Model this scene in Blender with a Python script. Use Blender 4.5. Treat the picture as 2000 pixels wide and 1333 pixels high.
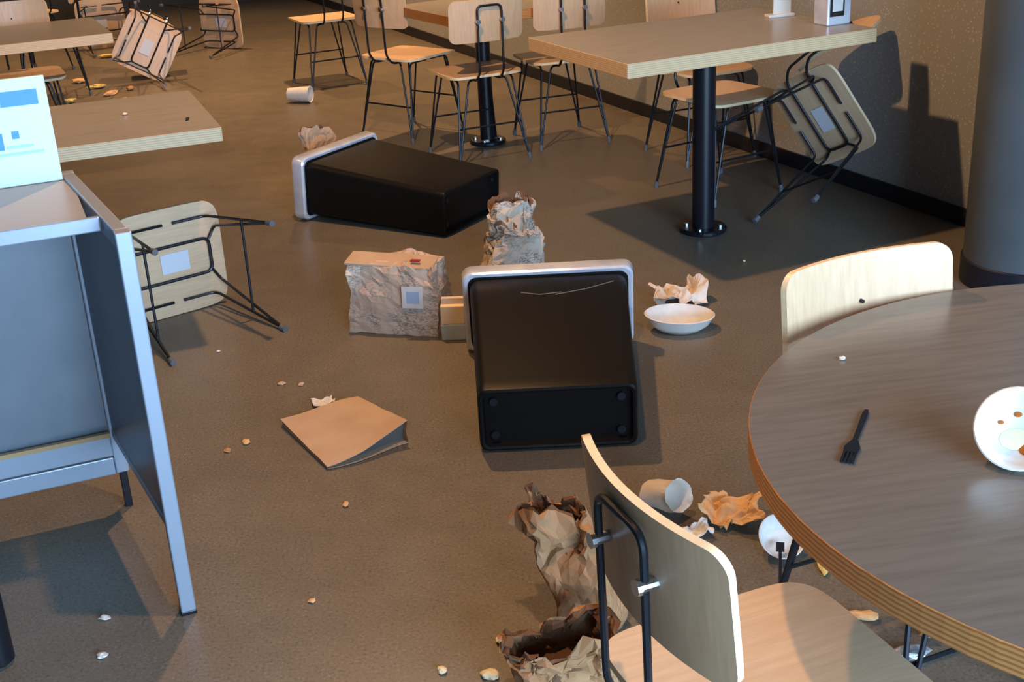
import bpy, bmesh, math, random
from mathutils import Vector, Matrix, Euler, noise
R = math.radians
sc = bpy.context.scene
for o in list(bpy.data.objects): bpy.data.objects.remove(o)
C = sc.collection

# ------------------------------------------------------------------ camera, world, lights, exposure
CAM_F, CAM_PITCH, CAM_ROLL, CAM_H = 2476.4, 0.392, -0.054, 1.668
cd = bpy.data.cameras.new('camera'); cam = bpy.data.objects.new('camera', cd); C.objects.link(cam)
cd.sensor_fit = 'HORIZONTAL'; cd.sensor_width = 36.0; cd.lens = 36.0*CAM_F/2000.0
cd.clip_start = 0.05; cd.clip_end = 100
c_, s_ = math.cos(CAM_PITCH), math.sin(CAM_PITCH)
r0, f0, u0 = Vector((1,0,0)), Vector((0,c_,-s_)), Vector((0,s_,c_))
rr = math.cos(CAM_ROLL)*r0 + math.sin(CAM_ROLL)*u0
uu = -math.sin(CAM_ROLL)*r0 + math.cos(CAM_ROLL)*u0
m = Matrix((rr, uu, -f0)).transposed().to_4x4(); m.translation = Vector((0,0,CAM_H))
cam.matrix_world = m
sc.camera = cam

ROOM = R(24.0)                                   # the room's own axes
U = Vector((math.cos(ROOM), math.sin(ROOM), 0)); V = Vector((-U.y, U.x, 0))
def room(a, b, z=0.0): return U*a + V*b + Vector((0,0,z))

world = bpy.data.worlds.new('world'); sc.world = world; world.use_nodes = True
bg = world.node_tree.nodes['Background']; bg.inputs[0].default_value = (0.62,0.78,1.0,1); bg.inputs[1].default_value = 1.0

def area_light(name, loc, direction, sx, sy, energy, col, spread=180):
    l = bpy.data.lights.new(name, 'AREA'); l.shape = 'RECTANGLE'; l.size = sx; l.size_y = sy
    l.energy = energy; l.color = col; l.spread = R(spread)
    o = bpy.data.objects.new(name, l); C.objects.link(o); o.location = loc
    o.rotation_euler = Vector(direction).to_track_quat('-Z', 'Y').to_euler()
    return o
def down_light(name, loc, energy, col=(1.0,0.54,0.23), rad=0.045, angle=150):
    l = bpy.data.lights.new(name, 'SPOT'); l.energy = energy; l.color = col; l.shadow_soft_size = rad
    l.spot_size = R(angle); l.spot_blend = 0.6
    o = bpy.data.objects.new(name, l); C.objects.link(o); o.location = loc
    return o
WIN_B = -2.6                                      # window front behind the photographer, in room axis V
DAY = (0.50,0.74,1.0)
for a in (0.75, 2.45):
    area_light('window_daylight', room(a, WIN_B+0.03, 1.6), V, 1.6, 2.5, 450, DAY)
LAMP_Z = 3.0
for x, y, e, an in ((-0.10,2.40,190,88), (-0.52,4.65,390,150), (-3.4,5.4,170,105), (-0.9,8.6,560,105), (-2.6,10.6,480,105),
                    (1.2,11.2,250,105), (-5.6,10.5,450,105), (-4.4,13.6,400,105)):
    down_light('ceiling_downlight', (x,y,LAMP_Z), e, angle=an)

vs = sc.view_settings
vs.view_transform = 'Standard'; vs.look = 'None'; vs.gamma = 1.0; vs.exposure = -0.42; vs.use_curve_mapping = False

# ------------------------------------------------------------------ materials
def srgb(r, g, b):
    f = lambda v: (v/255/12.92) if v/255 <= 0.04045 else ((v/255+0.055)/1.055)**2.4
    return (f(r), f(g), f(b), 1)
def new_mat(name, col, rough=0.5, metal=0.0, spec=0.5, trans=0.0):
    m = bpy.data.materials.new(name); m.use_nodes = True
    b = m.node_tree.nodes['Principled BSDF']
    b.inputs['Base Color'].default_value = col; b.inputs['Roughness'].default_value = rough
    b.inputs['Metallic'].default_value = metal; b.inputs['Specular IOR Level'].default_value = spec
    b.inputs['Transmission Weight'].default_value = trans
    return m
def N(m, t, **kw):
    n = m.node_tree.nodes.new(t)
    for k, v in kw.items(): setattr(n, k, v)
    return n
def L(m, a, b): m.node_tree.links.new(a, b)
def bsdf(m): return m.node_tree.nodes['Principled BSDF']
def coords(m, scale=(1,1,1), rot=(0,0,0), kind='Object'):
    t = N(m, 'ShaderNodeTexCoord'); mp = N(m, 'ShaderNodeMapping')
    mp.inputs['Scale'].default_value = scale; mp.inputs['Rotation'].default_value = rot
    L(m, t.outputs[kind], mp.inputs['Vector']); return mp.outputs['Vector']
def ntex(m, vec, scale, detail=4, rough=0.55):
    n = N(m, 'ShaderNodeTexNoise'); n.inputs['Scale'].default_value = scale
    n.inputs['Detail'].default_value = detail; n.inputs['Roughness'].default_value = rough
    L(m, vec, n.inputs['Vector']); return n.outputs['Fac']
def ramp(m, fac, stops):
    r = N(m, 'ShaderNodeValToRGB'); e = r.color_ramp.elements
    while len(e) < len(stops): e.new(0.5)
    for i, (p, c) in enumerate(stops): e[i].position = p; e[i].color = c
    L(m, fac, r.inputs['Fac']); return r.outputs['Color']
def mix(m, fac, a, b, mode='MIX'):
    n = N(m, 'ShaderNodeMix', data_type='RGBA', blend_type=mode)
    for s, v in ((n.inputs[0], fac), (n.inputs[6], a), (n.inputs[7], b)):
        if isinstance(v, (int, float, tuple)): s.default_value = v
        else: L(m, v, s)
    return n.outputs[2]
def bump(m, h, strength=0.2, dist=0.002):
    b = N(m, 'ShaderNodeBump'); b.inputs['Strength'].default_value = strength; b.inputs['Distance'].default_value = dist
    L(m, h, b.inputs['Height']); L(m, b.outputs['Normal'], bsdf(m).inputs['Normal'])

def m_noisy(name, c1, c2, scale, rough=0.5, metal=0, lo=0.35, hi=0.65, sc3=(1,1,1), bstr=0, spec=0.5, detail=4, bdist=0.002):
    m = new_mat(name, c1, rough, metal, spec)
    f = ntex(m, coords(m, sc3), scale, detail)
    L(m, ramp(m, f, [(lo, c1), (hi, c2)]), bsdf(m).inputs['Base Color'])
    if bstr: bump(m, f, bstr, bdist)
    return m

# polished concrete
M_floor = new_mat('polished_concrete', srgb(120,112,100), 0.3, 0, 0.28)
v_ = coords(M_floor)
big = ntex(M_floor, v_, 1.3, 5, 0.6); fine = ntex(M_floor, v_, 130, 2, 0.6); mid = ntex(M_floor, v_, 9, 5, 0.6)
c1 = ramp(M_floor, big, [(0.3, srgb(120,116,109)), (0.7, srgb(134,129,121))])
c2 = ramp(M_floor, fine, [(0.32, srgb(110,104,96)), (0.44, srgb(196,191,182)), (0.58, srgb(206,200,190)), (0.68, srgb(255,253,248))])
c3 = mix(M_floor, 0.6, c1, c2, 'MULTIPLY')
c4 = mix(M_floor, 0.10, c3, ramp(M_floor, mid, [(0.35, srgb(120,112,98)), (0.65, srgb(255,250,240))]), 'MULTIPLY')
L(M_floor, c4, bsdf(M_floor).inputs['Base Color'])
L(M_floor, ramp(M_floor, mid, [(0.3, (0.34,)*3+(1,)), (0.7, (0.42,)*3+(1,))]), bsdf(M_floor).inputs['Roughness'])

def m_wood(name, a, b, sc3=(2,30,30), rough=0.42):
    m = new_mat(name, a, rough)
    f = ntex(m, coords(m, sc3), 3.0, 5, 0.6)
    L(m, ramp(m, f, [(0.3, a), (0.72, b)]), bsdf(m).inputs['Base Color'])
    return m
M_ply = m_wood('birch_plywood', srgb(204,172,140), srgb(220,190,158), (30,2,30))
M_plyv = m_wood('birch_plywood_upright', srgb(204,170,136), srgb(220,188,154), (30,30,2))
M_ply_edge = m_wood('plywood_edge', srgb(226,206,168), srgb(240,224,190), (4,4,60))
def m_layers(name, a, b, n, rough=0.5):
    m = new_mat(name, a, rough)
    v = coords(m)
    sx = N(m, 'ShaderNodeSeparateXYZ'); L(m, v, sx.inputs[0])
    mu = N(m, 'ShaderNodeMath', operation='MULTIPLY'); mu.inputs[1].default_value = n; L(m, sx.outputs['Z'], mu.inputs[0])
    fr = N(m, 'ShaderNodeMath', operation='FRACT'); L(m, mu.outputs[0], fr.inputs[0])
    nz = ntex(m, coords(m, (1,1,0.2)), 40, 2)
    ad = N(m, 'ShaderNodeMath', operation='MULTIPLY_ADD'); L(m, nz, ad.inputs[0]); ad.inputs[1].default_value = 0.5; L(m, fr.outputs[0], ad.inputs[2])
    L(m, ramp(m, ad.outputs[0], [(0.45, a), (0.6, b), (0.95, b), (1.0, a)]), bsdf(m).inputs['Base Color'])
    return m
M_edge_orange = m_layers('laminated_plywood_edge', srgb(196,140,84), srgb(160,104,56), 130)
M_edge_pale = m_layers('pale_plywood_edge', srgb(214,186,148), srgb(196,162,122), 130)
def m_lam(name, a, b, c, rough=0.24):
    m = new_mat(name, a, rough)
    f = ntex(m, coords(m, (1.2,14,1)), 5, 6, 0.62); g = ntex(m, coords(m, (2,50,1)), 6, 3)
    c1 = ramp(m, f, [(0.3, a), (0.6, b)])
    c2 = mix(m, ramp(m, g, [(0.68,(0,0,0,1)), (0.8,(0.4,)*3+(1,))]), c1, c)
    L(m, c2, bsdf(m).inputs['Base Color']); return m
M_lam = m_lam('grey_oak_laminate', srgb(102,97,91), srgb(114,108,101), srgb(150,140,126))
M_lam_tan = m_lam('tan_oak_laminate', srgb(144,142,138), srgb(160,157,152), srgb(176,172,164), 0.3)
M_steel = new_mat('dark_steel', srgb(46,50,58), 0.38, 0.7)
M_steel_cap = new_mat('grey_plastic_cap', srgb(92,96,104), 0.5)
M_bolt = new_mat('bright_bolt', srgb(200,205,212), 0.25, 1.0)
M_post = new_mat('black_powder_coat', srgb(24,27,36), 0.35, 0.3)
M_black = m_noisy('black_bin_plastic', srgb(16,16,18), srgb(20,19,20), 60, 0.45, bstr=0.08, spec=0.16)
M_black_in = new_mat('bin_inside', srgb(16,16,18), 0.6)
M_silver = m_noisy('silver_rim', srgb(190,200,222), srgb(224,230,242), 8, 0.25, 0.25)
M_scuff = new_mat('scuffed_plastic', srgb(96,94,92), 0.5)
M_cab = m_noisy('grey_painted_metal', srgb(114,123,135), srgb(122,131,143), 6, 0.36, 0.4)
M_cab_leg = new_mat('light_grey_metal', srgb(154,166,184), 0.36, 0.4)
M_tray = new_mat('pale_grey_laminate', srgb(150,150,158), 0.38)
M_tan_trim = new_mat('tan_edge_strip', srgb(170,140,100), 0.5)
M_poster = new_mat('poster_paper', srgb(196,222,220), 0.5)
M_blue = new_mat('poster_blue', srgb(66,140,216), 0.5)
M_pblue = new_mat('poster_pale_blue', srgb(150,200,214), 0.5)
M_white = m_noisy('white_paper', srgb(206,206,206), srgb(220,218,214), 30, 0.6)
M_label = new_mat('label_paper', srgb(206,212,226), 0.55)
M_labelblue = new_mat('label_print', srgb(160,178,212), 0.55)
M_stain = new_mat('sauce', srgb(170,92,32), 0.35)
M_red = new_mat('red_scrap', srgb(138,26,48), 0.5)
M_kraft = m_noisy('kraft_paper', srgb(164,122,84), srgb(186,142,102), 7, 0.75, bstr=0.25, bdist=0.004)
M_kraft_pale = m_noisy('pale_kraft_paper', srgb(176,150,126), srgb(188,162,138), 7, 0.75, bstr=0.2)
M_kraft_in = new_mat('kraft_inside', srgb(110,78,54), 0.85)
M_napkin = m_noisy('tan_napkin', srgb(206,164,118), srgb(222,186,142), 20, 0.9)
M_napkin_w = m_noisy('pale_napkin', srgb(206,192,178), srgb(226,214,204), 20, 0.9)
M_cream = new_mat('cream_food', srgb(232,216,176), 0.6)
M_yel = new_mat('yellow_scrap', srgb(210,190,120), 0.6)
M_foil = m_noisy('foil', srgb(170,172,176), srgb(220,222,226), 40, 0.3, 0.8, bstr=0.6)
M_plastic = new_mat('black_cutlery', srgb(26,32,42), 0.25)
M_clear = new_mat('cloudy_plastic', srgb(236,230,222), 0.3, 0, 0.5, 0.18)
M_bluecup = new_mat('pale_blue_carton', srgb(168,186,196), 0.5)
M_orangecarton = new_mat('cream_carton', srgb(238,214,178), 0.55)
M_nick = new_mat('dark_nick', srgb(20,18,18), 0.7)
M_col = m_noisy('grey_column_paint', srgb(72,80,86), srgb(80,88,94), 3, 0.42)
M_base = new_mat('navy_base_and_kick_shade', srgb(22,26,38), 0.4)  # column base ring, also the painted shade at the wall's kick
M_wallplain = new_mat('dark_wall_paint', srgb(70,68,64), 0.7)
M_ceil = new_mat('ceiling_paint', srgb(58,60,64), 0.9)
M_glass_frame = new_mat('window_frame', srgb(40,42,46), 0.4)

# speckled dark wall panel
M_wall = new_mat('speckled_charcoal_panel', srgb(66,64,62), 0.55)
vw = coords(M_wall)
vo = N(M_wall, 'ShaderNodeTexVoronoi', feature='F1'); vo.inputs['Scale'].default_value = 62; L(M_wall, vw, vo.inputs['Vector'])
sp = ramp(M_wall, vo.outputs['Distance'], [(0.16, srgb(214,212,200)), (0.3, srgb(152,157,160))])
L(M_wall, mix(M_wall, ntex(M_wall, vw, 14, 3), srgb(150,155,158), sp), bsdf(M_wall).inputs['Base Color'])

# paper bag printed all over in grey
def m_printed(name, base1, base2, ink):
    m = new_mat(name, base1, 0.75)
    v = coords(m)
    f = ntex(m, v, 6, 3); g = ntex(m, coords(m, (1,1,2.2)), 95, 2, 0.5); h = ntex(m, v, 11, 2)
    k = mix(m, 1.0, ramp(m, g, [(0.5,(0,0,0,1)), (0.56,(1,1,1,1))]), ramp(m, h, [(0.45,(0,0,0,1)), (0.55,(1,1,1,1))]), 'MULTIPLY')
    L(m, mix(m, k, ramp(m, f, [(0.35, base1), (0.65, base2)]), ink), bsdf(m).inputs['Base Color'])
    bump(m, f, 0.3, 0.004); return m
M_printed = m_printed('printed_kraft_bag', srgb(188,160,140), srgb(200,188,176), srgb(160,144,132))
M_printed_g = m_printed('printed_grey_paper', srgb(180,164,148), srgb(196,190,182), srgb(136,122,112))

# ------------------------------------------------------------------ geometry helpers
class MB:
    def __init__(s): s.v, s.f, s.m = [], [], []
    def add(s, vs, fs, mi=0):
        b = len(s.v); s.v += [tuple(x) for x in vs]
        for f in fs: s.f.append(tuple(b+i for i in f)); s.m.append(mi)
        return s
    def box(s, c, d, mi=0, rot=None, ch=0.0):
        """chamfered box of size d centred on c"""
        bm = bmesh.new(); bmesh.ops.create_cube(bm, size=1)
        for v in bm.verts: v.co = Vector((v.co.x*d[0], v.co.y*d[1], v.co.z*d[2]))
        if ch > 0: bmesh.ops.bevel(bm, geom=bm.edges[:], offset=ch, segments=2, affect='EDGES', profile=0.5)
        M = Matrix.Translation(Vector(c)) @ (rot.to_4x4() if rot is not None else Matrix.Identity(4))
        bm.verts.index_update()
        s.add([M @ v.co for v in bm.verts], [[v.index for v in f.verts] for f in bm.faces], mi); bm.free(); return s
    def tube(s, pts, r, n=8, mi=0, closed=False, r1=None):
        pts = [Vector(p) for p in pts]; k = len(pts); vs = []; nrm = None
        for i, p in enumerate(pts):
            if closed: t = (pts[(i+1) % k]-pts[i-1]).normalized()
            else: t = (pts[min(i+1,k-1)]-pts[max(i-1,0)]).normalized()
            if nrm is None:
                a = Vector((0,0,1)) if abs(t.z) < 0.9 else Vector((1,0,0)); nrm = t.cross(a).normalized()
            nrm = (nrm - t*nrm.dot(t)).normalized(); bi = t.cross(nrm)
            q = r if r1 is None else r+(r1-r)*i/(k-1)
            for j in range(n):
                a = 2*math.pi*j/n; vs.append(p + (nrm*math.cos(a)+bi*math.sin(a))*q)
        fs = []
        for i in range(k if closed else k-1):
            for j in range(n):
                a, b = i*n+j, i*n+(j+1) % n; i2 = (i+1) % k
                fs.append((a, b, i2*n+(j+1) % n, i2*n+j))
        if not closed: fs += [tuple(range(n))[::-1], tuple((k-1)*n+j for j in range(n))]
        return s.add(vs, fs, mi)
    def lathe(s, prof, n=32, mi=0, M=None):
        vs = []; fs = []; k = len(prof)
        for i in range(n):
            a = 2*math.pi*i/n
            for r, z in prof: vs.append(Vector((r*math.cos(a), r*math.sin(a), z)))
        for i in range(n):
            i2 = (i+1) % n
            for j in range(k-1): fs.append((i*k+j, i2*k+j, i2*k+j+1, i*k+j+1))
        if M is not None: vs = [M @ x for x in vs]
        return s.add(vs, fs, mi)
    def slab(s, outline, z0, z1, ch=0.002, mt=0, ms=1):
        """flat slab from a 2-D outline (ccw), chamfered rims, top/bottom and side materials"""
        n = len(outline); cx = sum(p[0] for p in outline)/n; cy = sum(p[1] for p in outline)/n
        def ins(d):
            out = []
            for p in outline:
                q = Vector((p[0]-cx, p[1]-cy)); l = q.length; q = q*((l-d)/l); out.append((cx+q.x, cy+q.y))
            return out
        a = ins(ch); vs = [(x,y,z1) for x,y in a]+[(x,y,z1-ch) for x,y in outline]+[(x,y,z0+ch) for x,y in outline]+[(x,y,z0) for x,y in a]
        s.add(vs, [], 0); b = len(s.v)-4*n
        s.f.append(tuple(b+i for i in range(n))); s.m.append(mt)
        s.f.append(tuple(b+3*n+i for i in range(n))[::-1]); s.m.append(mt)
        for l in range(3):
            for i in range(n):
                j = (i+1) % n
                s.f.append((b+(l+1)*n+i, b+(l+1)*n+j, b+l*n+j, b+l*n+i)); s.m.append(ms)
        return s
    def build(s, name, mats, parent=None, smooth=False, angle=35):
        me = bpy.data.meshes.new(name); me.from_pydata(s.v, [], s.f); me.update()
        if not isinstance(mats, (list, tuple)): mats = [mats]
        for q in mats: me.materials.append(q)
        me.polygons.foreach_set('material_index', [min(i, len(mats)-1) for i in s.m])
        bm = bmesh.new(); bm.from_mesh(me); bmesh.ops.recalc_face_normals(bm, faces=bm.faces[:])
        if smooth:
            for f in bm.faces: f.smooth = True
            for e in bm.edges:
                if len(e.link_faces) == 2 and e.calc_face_angle(0) > R(angle): e.smooth = False
        bm.to_mesh(me); bm.free()
        o = bpy.data.objects.new(name, me); C.objects.link(o); o.parent = parent
        return o
def tag(o, label=None, cat=None, group=None, kind=None):
    for k, v in (('label',label), ('category',cat), ('group',group), ('kind',kind)):
        if v: o[k] = v
    return o
def empty(name, loc=(0,0,0), rot=(0,0,0), label=None, cat=None, group=None):
    o = bpy.data.objects.new(name, None); C.objects.link(o); o.location = loc; o.rotation_euler = rot
    o.empty_display_size = 0.1
    return tag(o, label, cat, group)
def copy_tree(o, parent=None):
    c = o.copy(); C.objects.link(c); c.parent = parent
    for ch in list(o.children): copy_tree(ch, c)
    return c
def fillet(pts, r, n=5):
    """round the corners of a polyline"""
    pts = [Vector(p) for p in pts]; out = [pts[0]]
    for i in range(1, len(pts)-1):
        a, b, c = pts[i-1], pts[i], pts[i+1]; d1, d2 = (a-b), (c-b)
        q = min(r, d1.length*0.45, d2.length*0.45); p1 = b+d1.normalized()*q; p2 = b+d2.normalized()*q
        for k in range(n+1):
            t = k/n; out.append(p1*(1-t)**2 + b*2*t*(1-t) + p2*t*t)
    out.append(pts[-1]); return out
def rrect(w, d, r, n=6, cx=0, cy=0):
    out = []
    for sx, sy, a0 in ((1,1,0), (-1,1,90), (-1,-1,180), (1,-1,270)):
        for k in range(n+1):
            a = R(a0+90*k/n); out.append((cx+sx*(w/2-r)+r*math.cos(a), cy+sy*(d/2-r)+r*math.sin(a)))
    return out
def grid_solid(nx, ny, fn, th, smooth=True):
    """surface fn(u,v)->point with thickness th: returns MB (mat 0 faces, 1 rim)"""
    P = [[Vector(fn(i/nx, j/ny)) for i in range(nx+1)] for j in range(ny+1)]
    nr = [[None]*(nx+1) for _ in range(ny+1)]
    for j in range(ny+1):
        for i in range(nx+1):
            du = P[j][min(i+1,nx)]-P[j][max(i-1,0)]; dv = P[min(j+1,ny)][i]-P[max(j-1,0)][i]
            nr[j][i] = du.cross(dv).normalized() if du.cross(dv).length > 1e-12 else Vector((0,0,1))
    mb = MB(); W = nx+1; K = W*(ny+1)
    vs = [P[j][i]+nr[j][i]*th/2 for j in range(ny+1) for i in range(W)] + [P[j][i]-nr[j][i]*th/2 for j in range(ny+1) for i in range(W)]
    fs = []; rim = []
    for j in range(ny):
        for i in range(nx):
            a = j*W+i; fs.append((a, a+1, a+W+1, a+W)); fs.append((K+a+W, K+a+W+1, K+a+1, K+a))
    for i in range(nx):
        rim.append((i, K+i, K+i+1, i+1)); a = ny*W+i; rim.append((a, a+1, K+a+1, K+a))
    for j in range(ny):
        a = j*W; rim.append((a, a+W, K+a+W, K+a)); b = j*W+nx; rim.append((b, K+b, K+b+W, b+W))
    mb.add(vs, fs, 0); base = 0
    for f in rim: mb.f.append(f); mb.m.append(1)
    return mb

# ------------------------------------------------------------------ the setting
def plane_wall(name, p0, p1, z0, z1, th, mat, inward):
    p0, p1 = Vector(p0), Vector(p1); d = (p1-p0); n = Vector(inward).normalized()
    mb = MB(); q = [p0, p1, p1-n*th, p0-n*th]
    vs = [Vector((a.x,a.y,z0)) for a in q]+[Vector((a.x,a.y,z1)) for a in q]
    mb.add(vs, [(0,1,2,3),(4,5,6,7),(0,1,5,4),(1,2,6,5),(2,3,7,6),(3,0,4,7)])
    return tag(mb.build(name, mat), kind='structure')
A_R = (Vector((1.905,5.03,0))).dot(U)             # right wall sits on this room coordinate
B_BACK = 13.75
A_L = -9.0; B_F = WIN_B; CEIL = 3.9
mb = MB(); q = [room(A_L-.2,B_F-.2), room(A_R+.2,B_F-.2), room(A_R+.2,B_BACK+.2), room(A_L-.2,B_BACK+.2)]
mb.add(q+[p-Vector((0,0,0.2)) for p in q], [(0,1,2,3),(4,7,6,5),(0,4,5,1),(1,5,6,2),(2,6,7,3),(3,7,4,0)])
tag(mb.build('floor', M_floor), kind='structure')
mb = MB(); mb.add([p+Vector((0,0,CEIL)) for p in q]+[p+Vector((0,0,CEIL+.15)) for p in q], [(0,1,2,3),(4,7,6,5),(0,4,5,1),(1,5,6,2),(2,6,7,3),(3,7,4,0)])
tag(mb.build('ceiling', M_ceil), kind='structure')
plane_wall('wall_right', room(A_R,B_F), room(A_R,B_BACK), 0, CEIL, 0.15, M_wall, -U)
plane_wall('wall_back', room(A_L,B_BACK), room(A_R,B_BACK), 0, CEIL, 0.15, M_wallplain, -V)
plane_wall('wall_left', room(A_L,B_F), room(A_L,B_BACK), 0, CEIL, 0.15, M_wallplain, U)
plane_wall('kick_shade_right', room(A_R-.012,B_F), room(A_R-.012,B_BACK), 0.0, 0.075, 0.012, M_base, -U)  # dark strip: the shaded kick recess put into colour
# window front behind the photographer
plane_wall('wall_front', room(A_L,B_F), room(-0.15,B_F), 0, CEIL, 0.15, M_wallplain, V)
plane_wall('trim_8', room(-0.15,B_F), room(A_R,B_F), 0, 0.3, 0.15, M_wallplain, V)
plane_wall('trim_1', room(-0.15,B_F), room(A_R,B_F), 2.9, CEIL, 0.15, M_wallplain, V)
for i, a in enumerate((-0.11,1.6,3.3)):
    mb = MB(); mb.box(room(a,B_F-.075,1.6), (0.08,0.15,2.6), rot=Matrix.Rotation(ROOM,3,'Z'))
    tag(mb.build('trim_%d' % (i+2), M_glass_frame), kind='structure')
# round column
COLP = (1.895,4.36)
col = empty('column', (COLP[0],COLP[1],0)); tag(col, 'smooth slate grey round column beside the speckled wall', 'column', kind='structure')
MB().lathe([(0,0),(0.222,0),(0.222,CEIL),(0,CEIL)], 48).build('shaft', M_col, col, True)
MB().lathe([(0,0.0),(0.229,0),(0.229,0.09),(0.222,0.095)], 48).build('base_ring', M_base, col, True)

# ------------------------------------------------------------------ chairs
SEAT_Z, BACK_TOP, BACK_BOT = 0.455, 0.84, 0.63
def make_chair(back_top=BACK_TOP, back_bot=BACK_BOT):
    t = empty('dining_chair')
    # seat: dished plywood with a waterfall front
    def seat(u, v):
        x = (u-0.5)*0.41; y = (v-0.5)*0.41
        # round the outline
        sx = x/0.205; sy = y/0.205
        k = 1.0/max(1e-6, (abs(sx)**7+abs(sy)**7)**(1/7)) if (abs(sx)**7+abs(sy)**7)**(1/7) > 1e-6 else 1
        mx = max(abs(sx), abs(sy)); x *= mx*k if mx > 0 else 1; y *= mx*k if mx > 0 else 1
        z = SEAT_Z - 0.008*(1-(x/0.205)**2)*(1-(y/0.205)**2)
        if y > 0.13: z -= 1.6*(y-0.13)**2
        return (x, y, z)
    grid_solid(20, 20, seat, 0.013).build('seat', [M_ply, M_ply_edge], t, True, 50)
    # backrest: upright panel curved round the sitter
    def back(u, v):
        x = 0.20*math.sin((u-0.5)*math.pi); sq = 0.0
        cr = 0.034                                     # rounded corners
        e = abs(x)-(0.20-cr)
        if e > 0: sq = cr-math.sqrt(max(0, cr*cr-e*e))
        z = back_bot+sq+(back_top-back_bot-2*sq)*v
        y = -0.222 + 0.036*(x/0.20)**2 - 0.022*(z-back_bot)/(back_top-back_bot)
        return (x, y, z)
    grid_solid(34, 10, back, 0.013).build('backrest', [M_plyv, M_ply_edge], t, True, 50)
    # one rod loop: flat under the seat, bent up behind the backrest
    h = 0.066; zt = back_top-0.03; zu = SEAT_Z-0.022
    loop = [(0,0.15,zu),(h,0.15,zu),(h,-0.20,zu),(h,-0.246,zu+0.05),(h,-0.254,zt),(0,-0.254,zt),(-h,-0.254,zt),(-h,-0.246,zu+0.05),(-h,-0.20,zu),(-h,0.15,zu),(0,0.15,zu)]
    MB().tube(fillet(loop, 0.03)[:-1], 0.0062, 8, closed=True).build('back_support', M_steel, t, True)
    for sx in (-1,1):
        mb = MB(); zc = (back_bot+back_top)/2
        mb.tube([(sx*h,-0.262,zc),(sx*h,-0.226,zc)], 0.009, 10).tube([(sx*h,-0.267,zc),(sx*h,-0.26,zc)], 0.012, 10)
        mb.build('bolt', M_bolt, t, True)
    for sy in (-1,1):
        fy = 0.205 if sy > 0 else -0.225
        for sx in (-1,1):
            foot = (sx*0.198, fy, 0.012)
            mb = MB()
            a = (sx*0.06, sy*0.05, zu); b = (sx*0.150, sy*0.150, zu)
            a2 = (sx*0.06, sy*0.150, zu); b2 = (sx*0.105, sy*0.178, zu)
            mb.tube(fillet([(sx*0.150,sy*0.02,zu), b, foot], 0.03), 0.0055, 7)
            mb.tube(fillet([a2, b2, foot], 0.03), 0.0055, 7)
            lg = mb.build('leg', M_steel, t, True)
            MB().tube([(foot[0],foot[1],0.0),(foot[0],foot[1],0.016),(foot[0]*.985,foot[1]*.985,0.03)], 0.011, 9).build('foot_cap', M_steel_cap, lg, True)
        k = 0.45; x = 0.150+(0.198-0.150)*(1-k); y = sy*0.150+(fy-sy*0.150)*(1-k); z = zu*k
        MB().tube([(-x,y,z),(x,y,z)], 0.005, 7).build('crossbar', M_steel, t, True)
    MB().tube([(0.0,-0.228,back_bot+0.115),(0.0,-0.2195,back_bot+0.115)], 0.004, 8).build('screw_cap', M_nick, t, True)
    mb = MB(); mb.box((0,0.01,SEAT_Z-0.0168), (0.075,0.11,0.0016))
    mb.build('label_sticker', M_label, t)
    return t
proto = make_chair(); low = make_chair(0.745, 0.535)
used = [False]
GRP = 'plywood chairs with wire legs'
def chair(label, loc, rotz=None, M=None, src=None):
    if src is None:
        o = proto if not used[0] else copy_tree(proto); used[0] = True
    else: o = src
    tag(o, label, 'chair', GRP)
    if M is not None: o.matrix_world = M
    else: o.location = loc; o.rotation_euler = (0,0,R(rotz))
    return o
def at(cx, cy, face): return dict(loc=(cx,cy,0), rotz=face-90)
chair('plywood chair in the near foreground, its curved back turned to the round table', **at(0.365,1.555,21.8))
chair('chair behind the round table, pale backrest facing the camera above the tabletop', **at(0.782,2.135,-68))
chair('upright chair seen from behind, left of the rectangular table, above the fallen bin', **at(-0.125,6.68,113.5))
chair('upright chair seen from behind, half hidden by the left end of the rectangular table', **at(0.33,6.96,108))
chair('chair tucked fully under the rectangular table, behind its black post', (1.01,5.76,0), 210, src=low)
chair('chair at the far side of the rectangular table, only its backrest showing above the top', **at(1.03,6.45,-68))
chair('upright chair turned sideways, between the white cup and the chair seen from behind', **at(-0.50,7.30,50))
chair('furthest upright chair, standing just behind the white cup on the floor', **at(-1.18,8.95,115))
def frame(origin, x, y, z):
    """matrix whose local axes point along x, y, z (unit vectors) with the given origin"""
    m = Matrix((Vector(x).normalized(), Vector(y).normalized(), Vector(z).normalized())).transposed().to_4x4()
    m.translation = Vector(origin); return m
def lying(seat_c, legs_dir, fwd):
    """chair whose legs point along legs_dir and whose front points along fwd, seat centre at seat_c"""
    z = -Vector(legs_dir).normalized(); y = Vector(fwd); y = (y-z*y.dot(z)).normalized(); x = y.cross(z)
    return frame(Vector(seat_c)-z*SEAT_Z, x, y, z)
chair('overturned chair on its side next to the grey stand, seat underside and sticker showing', None, M=lying((-1.245,4.475,0.208),(0.60,-0.80,0),(0.80,0.60,0)))
chair('overturned chair tipped against the speckled wall, underside with sticker showing, by the rectangular table', None, M=lying((1.382,5.345,0.422),(-0.74,-0.585,-0.33),(0.386,-0.27,-0.88)))
chair('orange lit overturned chair lying far back, underside with sticker, right of the far table', None, M=lying((-2.55,9.45,0.25),(0.30,-0.92,0.15),(-0.50,-0.10,-0.85)))
chair('overturned chair lying far back, seat on edge beside the orange lit one', None, M=lying((-2.26,10.75,0.215),(-0.45,-0.89,0),(0.89,-0.45,0.0)))
chair('chair tucked under the far side of the far left table, above the poster', **at(-2.66,7.24,-66))

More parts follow.
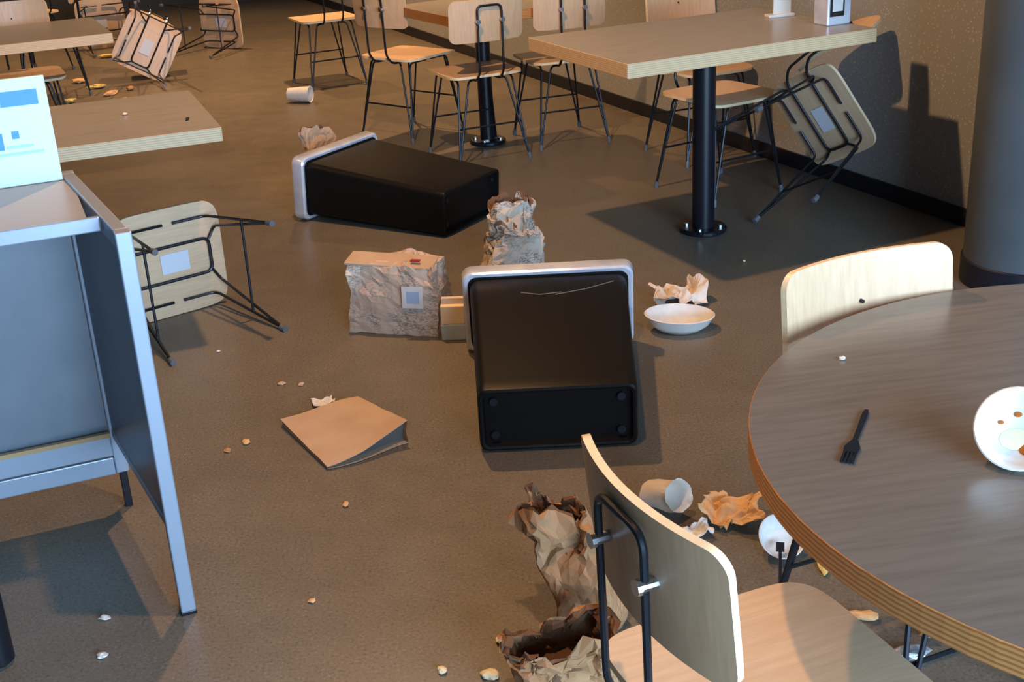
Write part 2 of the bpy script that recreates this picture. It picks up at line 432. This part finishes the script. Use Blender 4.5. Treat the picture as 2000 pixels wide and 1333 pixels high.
chair('chair mostly hidden behind the far left table, only its legs showing', **at(-3.15,9.1,200))
chair('upright chair in the top left corner of the photo, behind the far left table', **at(-3.62,10.05,150))
chair('overturned chair at the very back, between the far table and the orange lit chair', None, M=lying((-3.35,11.1,0.215),(0.5,-0.86,0),(-0.86,-0.5,0.0)))
# ------------------------------------------------------------------ tables
def pedestal(t, x, y, top, r=0.038, plate=0.2, pmat=M_post):
    MB().tube([(x,y,0.02),(x,y,top)], r, 24).build('post', pmat, t, True)
    b = MB().slab([(x+plate/2*math.cos(k*math.pi/16)*1.0, y+plate/2*math.sin(k*math.pi/16)) for k in range(32)], 0, 0.022, 0.005, 0, 0).build('base_plate', pmat, t)
    for k in range(4):
        a = R(45+90*k); px, py = x+plate*0.36*math.cos(a), y+plate*0.36*math.sin(a)
        MB().tube([(px,py,0.02),(px,py,0.03)], 0.011, 8).build('bolt', M_bolt, b, True)
    MB().box((x,y,top-0.006), (0.3,0.3,0.012), ch=0.002).build('mounting_plate', pmat, t)
def rect_table(label, c, w, d, rot, th=0.052, post=(0,0), lam=M_lam_tan, edge=M_edge_pale, z=0.745, pr=0.04):
    t = empty('rectangular_table', (c[0],c[1],0), (0,0,R(rot)), label, 'table')
    MB().slab(rrect(w, d, 0.006, 2), z-th, z, 0.0015, 0, 1).build('tabletop', [lam, edge], t)
    pedestal(t, post[0], post[1], z-th, pr)
    return t
P = lambda a, b: ((a[0]+b[0])/2, (a[1]+b[1])/2)
# round table
rt = empty('round_table', (1.046,1.707,0), (0,0,R(10)), 'round grey wood-grain table with layered plywood edge', 'table')
MB().slab([(0.684*math.cos(2*math.pi*k/128), 0.684*math.sin(2*math.pi*k/128)) for k in range(128)], 0.703, 0.745, 0.0015, 0, 1).build('tabletop', [M_lam, M_edge_orange], rt)
pedestal(rt, 0, 0, 0.703, 0.05, 0.5)
# rectangular table near the wall: left side A-B, front B-C
t = rect_table('rectangular tan wood table on a round black post near the speckled wall', (0.815,5.150), 1.14, 0.79, 25, 0.053, (0.02,-0.01), z=0.83, pr=0.047)
# the table toppled-out on the left
rect_table('tan wood table behind the grey stand and the overturned chair', (-1.66,4.40), 1.25, 0.755, 20.5, 0.047, (-0.1,0.0))
rect_table('tan wood table furthest left at the back, above the poster', (-2.66,6.75), 1.2, 0.74, 24, 0.05)
rect_table('wood table between the upright chairs, on a thin black post', (-0.05,7.0), 0.74, 0.70, 30, 0.05, (-0.05,-0.04), M_lam_tan, M_edge_orange)

# ------------------------------------------------------------------ grey stand with poster
F0 = Vector((-0.785,2.50,0)); SD = Vector((-0.463,0.886,0)); SW = Vector((-0.886,-0.463,0))*0 + Vector((-0.930,-0.367,0))
DEP, WID, HT = 0.59, 0.62, 0.925
st = empty('metal_stand', F0, (0,0,0), 'grey metal stand with square legs and recessed panel, poster standing on top', 'stand')
yaw = math.atan2(-SW.y, -SW.x); RZ = Matrix.Rotation(yaw, 3, 'Z'); RS = Matrix.Rotation(math.atan2(SD.y, SD.x), 3, 'Z')
def sp_(w, d, z): return SW*w + SD*d + Vector((0,0,z))
for w, d, z0 in ((0,0,0), (WID,0,0), (0,DEP,0.10), (WID,DEP,0.10)):
    lg = MB().box(sp_(w,d,(z0+HT)/2+0.004), (0.034,0.034,HT-z0-0.008), rot=RZ, ch=0.003).build('leg', M_cab_leg, st)
    MB().box(sp_(w,d,z0/2+0.005), (0.036-0.16*z0,0.036-0.16*z0,0.01+z0), rot=RZ, ch=0.002).build('foot_cap', M_post, lg)
for w in (0, WID):
    MB().box(sp_(w,DEP/2,HT-0.02), (DEP-0.034,0.03,0.04), rot=RS, ch=0.003).build('top_rail', M_cab_leg, st)
    MB().box(sp_(w,DEP/2,0.225), (DEP-0.034,0.024,0.024), rot=RS, ch=0.003).build('lower_rail', M_cab_leg, st)
    MB().box(sp_(w+(0.006 if w == 0 else -0.006),DEP/2,0.56), (DEP-0.036,0.008,0.65), rot=RS).build('side_panel', M_cab, st)
MB().box(sp_(WID/2,DEP,0.545), (WID-0.036,0.010,0.67), rot=RZ).build('back_panel', M_cab, st)
MB().box(sp_(WID/2,DEP,HT-0.02), (WID-0.036,0.03,0.04), rot=RZ, ch=0.003).build('top_rail', M_cab_leg, st)
MB().box(sp_(WID/2,DEP-0.012,0.195), (WID-0.036,0.03,0.06), rot=RZ, ch=0.003).build('crossbar', M_cab_leg, st)
MB().box(sp_(WID/2,DEP-0.03,0.23), (WID-0.036,0.014,0.012), rot=RZ).build('edge_strip', M_tan_trim, st)
MB().box(sp_(WID/2,DEP-0.004,0.13), (WID-0.036,0.02,0.05), rot=RZ, ch=0.003).build('crossbar', M_cab_leg, st)
ty = MB().box(sp_(WID/2,0.355,HT-0.017), (WID-0.036,0.44,0.02), rot=RZ).build('tray', M_tray, st)
MB().box(sp_(WID/2,0.133,HT-0.014), (WID-0.036,0.016,0.032), rot=RZ, ch=0.003).build('tray_lip', M_cab_leg, ty)
for d in (0.08, 0.33): MB().box(sp_(-0.004,d,0.52), (0.012,0.03,0.05), rot=RZ).build('latch', M_tan_trim, st)
# poster board standing on the stand
pb = empty('poster_board', F0+sp_(0.247,0.545,HT-0.006), (0,0,0), 'pale cyan poster with blue header bar standing on the grey stand', 'poster')
def pp(a, z, d=0.0): return (-SW*1)*a - SD*d + Vector((0,0,z))
PW, PH = 0.46, 0.25
MB().box(pp(0,PH/2), (PW,0.012,PH), rot=RZ, ch=0.002).build('board', M_poster, pb)
def pblock(a0, a1, z0, z1, mat, name='print_block'):
    MB().box(pp((a0+a1)/2, (z0+z1)/2, 0.0068), (a1-a0, 0.001, z1-z0), rot=RZ).build(name, mat, pb)
pblock(-0.10, PW/2-0.022, 0.187, 0.222, M_blue)
pblock(-0.02, 0.125, 0.187, 0.201, M_pblue)
pblock(0.09, 0.115, 0.088, 0.128, M_blue); pblock(0.136, 0.152, 0.112, 0.130, M_blue)
pblock(0.12, 0.18, 0.090, 0.096, M_pblue); pblock(0.05, 0.2, 0.074, 0.080, M_pblue)
# dark post at the frame's lower left corner
dp = empty('support_post', (-1.165,2.335,0), label='dark navy round post at the lower left corner of the photo', cat='post')
MB().tube([(0,0,0.03),(0,0,1.0)], 0.034, 20).build('shaft', M_post, dp, True)
MB().lathe([(0,0),(0.02,0),(0.034,0.012),(0.034,0.03),(0,0.03)], 20).build('end_cap', M_post, dp, True)

# ------------------------------------------------------------------ tipped bins
def make_bin():
    """slim rubbish bin standing along +Y from base (y=0) to rim (y=0.76), wide in X, lying face on z=0"""
    t = empty('rubbish_bin')
    Ln, bw, bh, rw, rh = 0.76, 0.448, 0.195, 0.52, 0.242
    tilt = math.atan2((rh+0.05-bh)/2, 0.73)
    RX = Matrix.Rotation(tilt, 4, 'X'); TR = Matrix.Translation((0,0,bh/2+0.004)) @ RX
    def ring(y, k=0.0, r=0.03, extra=0.0):
        f = y/Ln; w = bw+(rw-bw)*f+extra; h = bh+(rh-bh)*f+extra
        return [TR @ Vector((a, y, b)) for a, b in rrect(w-2*k, h-2*k, r, 5)]
    def loft(rings, cap0=False, cap1=False):
        mb = MB(); n = len(rings[0]); vs = [p for r_ in rings for p in r_]; fs = []
        for i in range(len(rings)-1):
            for j in range(n): fs.append((i*n+j, i*n+(j+1) % n, (i+1)*n+(j+1) % n, (i+1)*n+j))
        if cap0: fs.append(tuple(range(n)))
        if cap1: fs.append(tuple((len(rings)-1)*n+j for j in range(n)))
        return mb.add(vs, fs)
    # outer wall with a recessed base
    loft([ring(0.022,0.022,0.014), ring(0.022,0.020,0.016), ring(0.002,0.014,0.018), ring(0,0.008,0.02), ring(0.004,0.002,0.024), ring(0.012,0,0.026), ring(0.05), ring(0.4), ring(0.70),
          ring(0.70,0,0.03,0.012), ring(0.735,0,0.03,0.012), ring(0.735,0.004), ring(0.06,0.006)], True, True).build('body', M_black, t, True, 30)
    for sx in (-1,1):
        for sz in (-1,1):
            c = TR @ Vector((sx*(bw/2-0.045), 0.012, sz*(bh/2-0.045)))
            MB().tube([c, c+Vector((0,0.012,0))], 0.012, 10).build('foot_pad', M_steel, t, True)
    mb = loft([ring(0.704,0,0.03,0.014), ring(0.702,0,0.03,0.034), ring(0.708,0,0.034,0.046), ring(0.752,0,0.034,0.05), ring(0.76,0,0.03,0.042), ring(0.758,0,0.03,0.0), ring(0.735,0.002,0.03,0.0)])
    mb.build('rim', M_silver, t, True, 40)
    return t
b1 = make_bin(); tag(b1, 'tipped black rubbish bin further back, lying with its silver rim to the left', 'bin', 'tipped rubbish bins')
b2 = copy_tree(b1); tag(b2, 'tipped black rubbish bin in the middle of the floor, base towards the camera', 'bin', 'tipped rubbish bins')
b1.location = (-0.140,5.412,0); b1.rotation_euler = (0,0,R(147-90)); b1.scale = (1.0,1.04,1.03)
b2.location = (0.118,3.20,0); b2.rotation_euler = (0,0,R(89.2-90)); b2.scale = (1.0,1.03,1.02)
# scuff marks on the nearer bin's upper face
def zb(y): return 0.0995+0.0975+0.001+y*((0.242-0.195)/2/0.76+0.0664)
for pts in ([(-0.09,0.585),(-0.03,0.565),(0.04,0.575)], [(0.02,0.560),(0.12,0.59),(0.21,0.635)]):
    MB().tube([(x,y,zb(y)+0.0005) for x,y in pts], 0.003, 5).build('scuff_mark', M_scuff, b2)

# ------------------------------------------------------------------ paper bags and litter
def nz(p, s, seed=0): return noise.noise(Vector(p)*s+Vector((seed*7.1, seed*3.3, seed*1.7)))
def crumple(p, amt, s, seed):
    q = Vector(p)
    d = Vector((nz(q,s,seed), nz(q,s,seed+5), nz(q,s,seed+9)))
    d2 = Vector((abs(nz(q,s*2.3,seed+2)), abs(nz(q,s*2.3,seed+6)), abs(nz(q,s*2.3,seed+11))))-Vector((.2,.2,.2))
    return q + d*amt + d2*amt*0.8
def paper_bag(name, label, loc, rotz, w, d, h, amt, seed, mats, top_scale=(1,1), lean=(0,0), open_depth=0.6, cat='paper bag', rough_top=0.02, nh=22, rotx=0, roty=0, parent_loc=True, twist=0):
    """gusseted paper bag with an open crumpled mouth: outer wall, inner wall, base"""
    t = empty(name, loc, (R(rotx),R(roty),R(rotz)), label, cat)
    n = 44; prm = []
    o0 = rrect(w, d, min(w,d)*0.12, 3)
    per = []
    for i in range(len(o0)):
        a, b = o0[i], o0[(i+1) % len(o0)]; per.append((a, math.dist(a, b)))
    tot = sum(x[1] for x in per); outline = []
    for k in range(n):
        s = tot*k/n
        for i, (a, l) in enumerate(per):
            if s <= l or i == len(per)-1:
                b = o0[(i+1) % len(o0)]; f = s/l if l > 0 else 0; outline.append((a[0]+(b[0]-a[0])*f, a[1]+(b[1]-a[1])*f)); break
            s -= l
    def pt(k, f, inset=0.0):
        x, y = outline[k % n]
        kx = 1+(top_scale[0]-1)*f - inset/w*2; ky = 1+(top_scale[1]-1)*f - inset/d*2
        hz = h*f
        if f > 0.999: hz += rough_top*nz((x*3,y*3,0),6,seed)
        a = twist*f; x1, y1 = x*kx, y*ky
        q = Vector((x1*math.cos(a)-y1*math.sin(a)+lean[0]*f*f, x1*math.sin(a)+y1*math.cos(a)+lean[1]*f*f, hz))
        q2 = crumple(q, amt*(0.25+0.75*f if f < 1 else 1), 9/max(w,h)*0.35, seed)
        if f < 0.02: q2.z = max(0.0, min(q2.z, 0.004))
        q2.z = max(q2.z, 0.0)
        return q2
    vs = []; fs = []
    for i in range(nh+1):
        for k in range(n): vs.append(pt(k, i/nh))
    for i in range(nh):
        for k in range(n): fs.append((i*n+k, i*n+(k+1) % n, (i+1)*n+(k+1) % n, (i+1)*n+k))
    fs.append(tuple(range(n))[::-1])
    ni = int(nh*open_depth); b0 = len(vs)
    for i in range(ni+1):
        for k in range(n): vs.append(pt(k, 1-i/nh, 0.006))
    fi = []
    for i in range(ni):
        for k in range(n): fi.append((b0+i*n+k, b0+(i+1)*n+k, b0+(i+1)*n+(k+1) % n, b0+i*n+(k+1) % n))
    fi.append(tuple(b0+ni*n+k for k in range(n)))
    for k in range(n): fi.append((nh*n+k, b0+k, b0+(k+1) % n, nh*n+(k+1) % n))
    MB().add(vs, fs).build('bag_wall', mats[0], t)
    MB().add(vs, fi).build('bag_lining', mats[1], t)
    for ch in t.children:
        me = ch.data; bm = bmesh.new(); bm.from_mesh(me)
        bmesh.ops.delete(bm, geom=[v for v in bm.verts if not v.link_faces], context='VERTS'); bm.to_mesh(me); bm.free()
    return t
# printed bag standing by the nearer bin, its mouth folded shut
lb = empty('paper_bag', (-0.393,4.235,0), (0,0,R(-15)), 'printed brown paper bag with white square sticker standing left of the nearer bin', 'paper bag')
def bag_block(w, d, h, amt, seed, taper=0.0, nx=22, ny=12, nzv=18):
    """closed crumpled paper block built on a cube grid"""
    bm = bmesh.new(); bmesh.ops.create_cube(bm, size=1); bmesh.ops.subdivide_edges(bm, edges=bm.edges[:], cuts=15, use_grid_fill=True)
    for v in bm.verts:
        c = v.co; f = c.z+0.5
        k = 1-taper*f
        q = Vector((c.x*w*k*(1+0.02*math.sin(3*f)), c.y*d*(1-0.18*max(0,f-0.6)/0.4), f*h))
        q = crumple(q, amt*(0.3+0.7*f), 11, seed); q.z = max(q.z, 0)
        v.co = q
    bm.verts.index_update()
    mb = MB().add([v.co.copy() for v in bm.verts], [[v.index for v in f.verts] for f in bm.faces]); bm.free(); return mb
bag_block(0.33, 0.17, 0.25, 0.028, 3, 0.02).build('bag_wall', M_printed, lb)
fl = MB().box((-0.01,-0.015,0.252), (0.32,0.10,0.010), rot=Euler((R(7),R(2),0)).to_matrix(), ch=0.003).build('folded_flap', M_kraft_pale, lb)
MB().box((0.085,-0.036,0.262), (0.035,0.016,0.003), rot=Euler((R(7),0,0)).to_matrix()).build('red_mark', M_red, fl)
sk = MB().box((0.085,-0.098,0.148), (0.076,0.003,0.078), rot=Euler((R(-4),0,R(2))).to_matrix()).build('sticker', M_white, lb)
MB().box((0.087,-0.1003,0.148), (0.046,0.001,0.042), rot=Euler((R(-4),0,R(2))).to_matrix()).build('printed_patch', M_labelblue, sk)
# small carton between bag and bin
ct = empty('carton', (-0.198,4.10,0), (0,0,R(-4)), 'small cream carton with pale blue lower band between printed bag and nearer bin', 'carton')
MB().box((0,0,0.03), (0.085,0.07,0.06), ch=0.004).build('lower_band', M_bluecup, ct)
MB().box((0,0,0.094), (0.082,0.067,0.068), ch=0.004).build('body', M_orangecarton, ct)
MB().box((0.0,0,0.137), (0.078,0.02,0.024), ch=0.003).build('folded_top', M_napkin_w, ct)
# crumpled grey printed bag behind the nearer bin
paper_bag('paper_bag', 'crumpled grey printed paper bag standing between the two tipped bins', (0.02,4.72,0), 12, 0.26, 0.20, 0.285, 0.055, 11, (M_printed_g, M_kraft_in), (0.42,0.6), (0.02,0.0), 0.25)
# litter spilling from that bag's flank
def scrap(name, label, cat, loc, size, mat, seed, rotz=0, group=None, sub=2):
    bm = bmesh.new(); bmesh.ops.create_icosphere(bm, subdivisions=sub, radius=0.5)
    for v in bm.verts:
        c = v.co.copy(); c = c*(1+0.5*nz(c,2.6,seed)+0.3*nz(c,6,seed+3)); v.co = Vector((c.x*size[0], c.y*size[1], c.z*size[2]))
    zm = min(v.co.z for v in bm.verts)
    for v in bm.verts: v.co.z -= zm
    bm.verts.index_update()
    mb = MB().add([v.co.copy() for v in bm.verts], [[v.index for v in f.verts] for f in bm.faces]); bm.free()
    o = mb.build(name, mat); o.location = loc; o.rotation_euler = (0,0,R(rotz)); return tag(o, label, cat, group)
def sheet(name, label, cat, loc, w, d, amt, s, mat, seed, rotz=0, fold=0.0, th=0.0012, nx=16, ny=14, group=None):
    """crumpled paper sheet lying on what is below"""
    zs = []
    def fn(u, v):
        x = (u-.5)*w*(1+0.15*nz((v*3,seed,0),1.3,seed)); y = (v-.5)*d*(1+0.2*nz((u*3,seed,4),1.3,seed))
        z = fold*(abs(x)/w*2) + amt*(nz((x,y,0),s,seed)+0.7*abs(nz((x,y,0),s*2.2,seed+4)))
        return (x+amt*0.6*nz((x,y,3),s*1.5,seed+1), y+amt*0.6*nz((x,y,6),s*1.5,seed+2), z)
    mb = grid_solid(nx, ny, fn, th); zm = min(v[2] for v in mb.v); mb.v = [(v[0],v[1],v[2]-zm) for v in mb.v]
    o = mb.build(name, mat); o.location = loc; o.rotation_euler = (0,0,R(rotz)); return tag(o, label, cat, group)
# kraft bag poking out past the far bin's rim
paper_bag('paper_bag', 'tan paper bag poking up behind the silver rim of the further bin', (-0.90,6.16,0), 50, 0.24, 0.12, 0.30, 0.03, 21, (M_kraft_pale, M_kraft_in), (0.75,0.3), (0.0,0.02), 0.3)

# flat folded bag in the middle of the floor
fbg = empty('paper_bag', (-0.51,3.375,0), (0,0,R(-60)), 'flat folded tan paper bag lying alone on the floor, dark mouth open at one corner', 'paper bag')
def flat_top(u, v):
    x = (u-.5)*0.35; y = (v-.5)*0.262
    x += 0.01*math.sin(v*5)
    z = 0.012+0.062*u*v*v+0.010*(1-u)+0.004*nz((x,y,0),12,2)+0.008*math.sin(v*math.pi)
    return (x, y, max(z,0.004))
def flat_bot(u, v):
    x, y, z = flat_top(u, v); return (x*0.985, y*0.985, 0.003)
nx, ny = 18, 14
mb = grid_solid(nx, ny, flat_top, 0.0015); mb.build('upper_face', M_kraft_pale, fbg)
grid_solid(nx, ny, flat_bot, 0.0015).build('lower_face', M_kraft_pale, fbg)
mb = MB()
for v0 in (0, 1):
    A_ = [flat_top(i/nx, v0) for i in range(nx+1)]; B_ = [flat_bot(i/nx, v0) for i in range(nx+1)]
    Mi = [((a[0]+b[0])/2, (a[1]+b[1])/2*(0.955), (a[2]+b[2])/2) for a, b in zip(A_, B_)]
    k = len(A_); mb.add(A_+Mi+B_, [(i,i+1,k+i+1,k+i) for i in range(nx)]+[(k+i,k+i+1,2*k+i+1,2*k+i) for i in range(nx)])
A_ = [flat_top(0, j/ny) for j in range(ny+1)]; B_ = [flat_bot(0, j/ny) for j in range(ny+1)]; k = len(A_)
mb.add(A_+B_, [(j,j+1,k+j+1,k+j) for j in range(ny)])
mb.build('gusset', M_kraft, fbg)
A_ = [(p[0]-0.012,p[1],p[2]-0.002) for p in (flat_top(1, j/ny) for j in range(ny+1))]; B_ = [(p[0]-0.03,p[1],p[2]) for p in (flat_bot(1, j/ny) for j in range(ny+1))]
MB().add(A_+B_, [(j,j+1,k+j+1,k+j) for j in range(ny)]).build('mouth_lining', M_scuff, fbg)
sheet('napkin', 'scrap of white napkin sticking out under the flat folded paper bag', 'napkin', (-0.60,3.60,0.0), 0.07, 0.05, 0.012, 30, M_white, 4, 20)

# foreground crumpled bags
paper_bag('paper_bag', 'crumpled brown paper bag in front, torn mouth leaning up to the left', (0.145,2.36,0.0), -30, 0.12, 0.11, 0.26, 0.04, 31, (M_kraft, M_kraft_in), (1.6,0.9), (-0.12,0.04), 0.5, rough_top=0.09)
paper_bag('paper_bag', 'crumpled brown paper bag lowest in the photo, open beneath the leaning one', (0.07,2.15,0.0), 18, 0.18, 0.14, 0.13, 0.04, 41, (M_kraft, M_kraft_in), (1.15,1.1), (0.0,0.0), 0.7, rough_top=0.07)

# bowls, cups, cutlery
BOWL = [(0,0.006),(0.046,0.006),(0.062,0.022),(0.074,0.052),(0.0765,0.054),(0.079,0.052),(0.077,0.049),(0.066,0.020),(0.049,0.0),(0,0.0)]
def bowl(label, loc, rot, stain=None, cat='bowl', sc_=1.0):
    t = empty('paper_bowl', loc, rot, label, cat); t.scale = (sc_,)*3
    MB().lathe(BOWL, 40).build('bowl_wall', M_white, t, True, 50)
    if stain:
        for k, (a, b, r, mt) in enumerate(stain):
            MB().lathe([(0,0.0),(r,0.0),(r*0.7,0.0025),(0,0.003)], 10, M=Matrix.Translation((a,b,0.0066+max(0,(math.hypot(a,b)-0.044))*0.9))@Matrix.Diagonal((1,0.7,1,1))).build('sauce_stain', mt, t, True)
    return t
fbowl = bowl('stained white paper bowl on the floor right of the nearer bin', (0.578,4.06,0.004), (R(3),R(3),0), [(0.03,0.01,0.014,M_stain),(-0.02,-0.03,0.012,M_stain),(0.01,-0.02,0.018,M_cream)], sc_=1.5)
fbowl.scale = (1.55,1.1,1.05)
sheet('napkin', 'crumpled pale napkin on the floor behind the stained bowl', 'napkin', (0.615,4.32,0), 0.20, 0.15, 0.06, 14, M_napkin_w, 8, 10)
scrap('food_scrap', 'brown food smear between the stained bowl and the crumpled napkin', 'food scrap', (0.66,4.215,0), (0.12,0.04,0.008), M_stain, 6)
bowl('sauce stained white bowl tipped on its side on the round table', (0.748,1.682,0.748+0.031), (R(54),R(-6),R(-20)), [(0.02,-0.03,0.022,M_stain),(-0.005,-0.012,0.03,M_cream),(0.0,0.035,0.008,M_stain),(-0.03,0.02,0.006,M_stain)], sc_=0.80)
tr = empty('red_tray', (0.878,1.71,0.745), (0,0,R(24)), 'dark red paper tray under the tipped bowl on the round table', 'tray')
MB().box((0,0,0.0025), (0.16,0.2,0.005), ch=0.001).build('tray_floor', M_red, tr)
for sx in (-1,1): MB().box((sx*0.079,0,0.012), (0.004,0.2,0.016), ch=0.001).build('tray_wall', M_red, tr)
bowl('empty white paper bowl on the floor between the near chair and the round table', (0.612,2.625,0.024), (R(40),R(10),R(0)), sc_=0.72)
# black fork on the round table
fk = empty('plastic_fork', (0.531,1.765,0.7455), (0,0,R(65.5)), 'black plastic fork lying on the round table', 'fork')
mbf = MB(); mbf.slab([(-0.02,-0.004),(0.075,-0.005),(0.094,-0.003),(0.094,0.003),(0.075,0.005),(-0.02,0.004)], 0.001, 0.004, 0.0005, 0, 0); mbf.build('handle', M_plastic, fk)
MB().slab([(-0.062,-0.011),(-0.045,-0.0125),(-0.02,-0.005),(-0.02,0.005),(-0.045,0.0125),(-0.062,0.011)], 0.001, 0.004, 0.0005, 0, 0).build('fork_head', M_plastic, fk)
for k in range(4):
    MB().box((-0.078,-0.0085+0.0057*k,0.0025), (0.034,0.0036,0.003)).build('tine', M_plastic, fk)
fk2 = empty('plastic_fork', (0.592,2.50,0.02), (0,R(-10),R(78)), 'black plastic fork propped against the empty bowl on the floor', 'fork')
MB().box((0,0,0), (0.15,0.008,0.005), ch=0.001).build('handle', M_plastic, fk2)
MB().box((0.085,0,0), (0.03,0.02,0.005), ch=0.001).build('fork_head', M_plastic, fk2)
# white cup lying at the back
cp = empty('paper_cup', (-1.30,8.33,0.0555), (R(90),0,R(75)), 'white paper cup lying on the floor by the furthest upright chair', 'cup')
MB().lathe([(0,-0.08),(0.040,-0.08),(0.052,0.07),(0.055,0.072),(0.052,0.074),(0.049,0.07),(0.037,-0.074),(0,-0.074)], 28).build('cup_wall', M_white, cp, True, 50)
MB().lathe([(0.0475,0.0),(0.0488,0.012),(0.0475,0.0118)], 28).build('printed_band', M_label, cp, True)
# items on the rectangular table
nd = empty('napkin_dispenser', (1.36,5.20,0.83), (0,0,R(24)), 'silver napkin dispenser at the right end of the rectangular table', 'dispenser')
MB().box((0,0,0.085), (0.115,0.09,0.17), ch=0.006).build('body', M_silver, nd)
MB().box((-0.012,-0.0455,0.095), (0.07,0.004,0.12), ch=0.001).build('opening', M_nick, nd)
MB().box((-0.012,-0.048,0.095), (0.05,0.004,0.08), ch=0.001).build('napkin_stack', M_white, nd)
cdh = empty('card_holder', (1.205,5.46,0.83), (0,0,R(14)), 'small white card holder on the rectangular table beside the napkin dispenser', 'card holder')
MB().box((0,0,0.006), (0.12,0.05,0.012), ch=0.003).build('foot', M_white, cdh)
MB().box((0.01,0.0,0.07), (0.08,0.004,0.116)).build('card', M_clear, cdh)
# plastic and napkins beside the near chair
def cup_lid():
    t = empty('plastic_cup', (0.365,2.83,0.052), (R(70),R(8),R(35)), 'cloudy crushed plastic cup on the floor beyond the near chair', 'cup')
    mb = MB(); prof = [(0.033,-0.055),(0.036,-0.02),(0.041,0.03),(0.043,0.055),(0.045,0.057),(0.042,0.054),(0.0395,0.03),(0.0345,-0.02),(0.0,-0.052),(0.0,-0.055),(0.033,-0.055)]
    mb.lathe(prof, 30); mb.v = [tuple(crumple(v, 0.006, 30, 3)) for v in mb.v]
    mb.build('cup_wall', M_clear, t, True, 50); return t
cup_lid()
sheet('napkin', 'small torn white napkin near the cloudy crushed cup', 'napkin', (0.425,2.715,0), 0.085, 0.055, 0.03, 30, M_white, 17, 15)
sheet('napkin', 'crumpled tan napkin on the floor left of the round table', 'napkin', (0.53,2.775,0), 0.15, 0.11, 0.05, 16, M_napkin, 19, -25)
# small scraps on the floor
spots = [('white crumb on the lit floor below the grey stand, upper of two', (-0.974,2.482), (0.028,0.018,0.01), M_white),
 ('white crumb on the lit floor below the grey stand, lower of two', (-0.94,2.338), (0.024,0.022,0.01), M_white),
 ('cream crumb left of the lowest brown paper bag', (-0.055,2.312), (0.034,0.026,0.014), M_cream),
 ('pale crumb on the floor at the bottom edge of the photo', (-0.186,2.221), (0.026,0.018,0.01), M_cream),
 ('cream crumb against the foot of the lowest brown paper bag', (-0.086,2.195), (0.04,0.03,0.014), M_cream),
 ('orange food crumb left of the flat folded bag, brighter of two', (-0.80,3.358), (0.024,0.034,0.010), M_napkin),
 ('orange food crumb left of the flat folded bag, fainter of two', (-0.845,3.31), (0.02,0.026,0.008), M_kraft),
 ('tan crumb below the flat folded bag', (-0.464,2.952), (0.026,0.018,0.008), M_napkin),
 ('tan crumb above the flat folded bag, left of two', (-0.756,3.773), (0.022,0.026,0.008), M_kraft_pale),
 ('tan crumb above the flat folded bag, right of two', (-0.69,3.756), (0.02,0.022,0.008), M_kraft_pale),
 ('white crumb below the overturned chair beside the stand', (-1.02,4.079), (0.014,0.014,0.008), M_white),
 ('orange crumb left of the brown paper bags', (-0.498,2.51), (0.018,0.018,0.006), M_napkin),
 ('yellow scrap on the floor under the round table edge', (0.70,2.53), (0.07,0.022,0.010), M_yel),
 ('dark red scrap on the floor under the round table', (0.692,2.34), (0.03,0.02,0.010), M_red),
 ('tan scrap on the floor beside the dark red scrap', (0.74,2.33), (0.06,0.03,0.014), M_napkin),
 ('crumpled foil under the round table beside the near chair seat', (0.79,2.18), (0.10,0.04,0.025), M_foil),
 ('brown scrap under the round table beyond the foil', (0.85,2.25), (0.035,0.035,0.03), M_kraft),
 ('cream wrapper on the floor behind the near chair legs, left one', (0.215,2.24), (0.07,0.12,0.025), M_cream),
 ('cream wrapper on the floor behind the near chair legs, right one', (0.315,2.2), (0.07,0.15,0.025), M_cream),
 ('white crumb on the floor beside the thin black table post', (-0.085,6.88), (0.05,0.035,0.03), M_white),
 ('small pale crumb on the floor by the black table post', (0.93,4.72), (0.012,0.012,0.008), M_cream)]
for i, (lab, xy, size, mt) in enumerate(spots):
    scrap('food_scrap', lab, 'scrap', (xy[0],xy[1],0), size, mt, 50+i, 37*i, sub=2)
scrap('food_scrap', 'pink crumb on the far left part of the round table', 'scrap', (0.585,2.06,0.745), (0.012,0.008,0.006), M_napkin_w, 91)
scrap('food_scrap', 'white crumb on the table behind the grey stand', 'scrap', (-1.345,4.55,0.745), (0.018,0.018,0.010), M_white, 92)
scrap('food_scrap', 'dark speck on the table behind the grey stand, nearer its free corner', 'scrap', (-1.09,4.41,0.745), (0.012,0.03,0.008), M_nick, 93)
for i, (x, y, a, b) in enumerate(((-2.95,8.75,.10,.07), (-2.72,8.95,.12,.06), (-2.55,8.7,.07,.05), (-2.9,9.25,.13,.09), (-3.1,9.5,.09,.09), (-2.62,9.1,.06,.05), (-3.2,10.6,.14,.08), (-2.75,10.4,.10,.10), (-3.4,11.3,.14,.1))):
    scrap('paper_scrap', 'torn tan paper scrap among the litter beside the far left table', 'scrap', (x,y,0), (a,b,0.03), (M_yel, M_napkin, M_kraft)[i % 3], 120+i, 61*i, 'litter by the far left table')
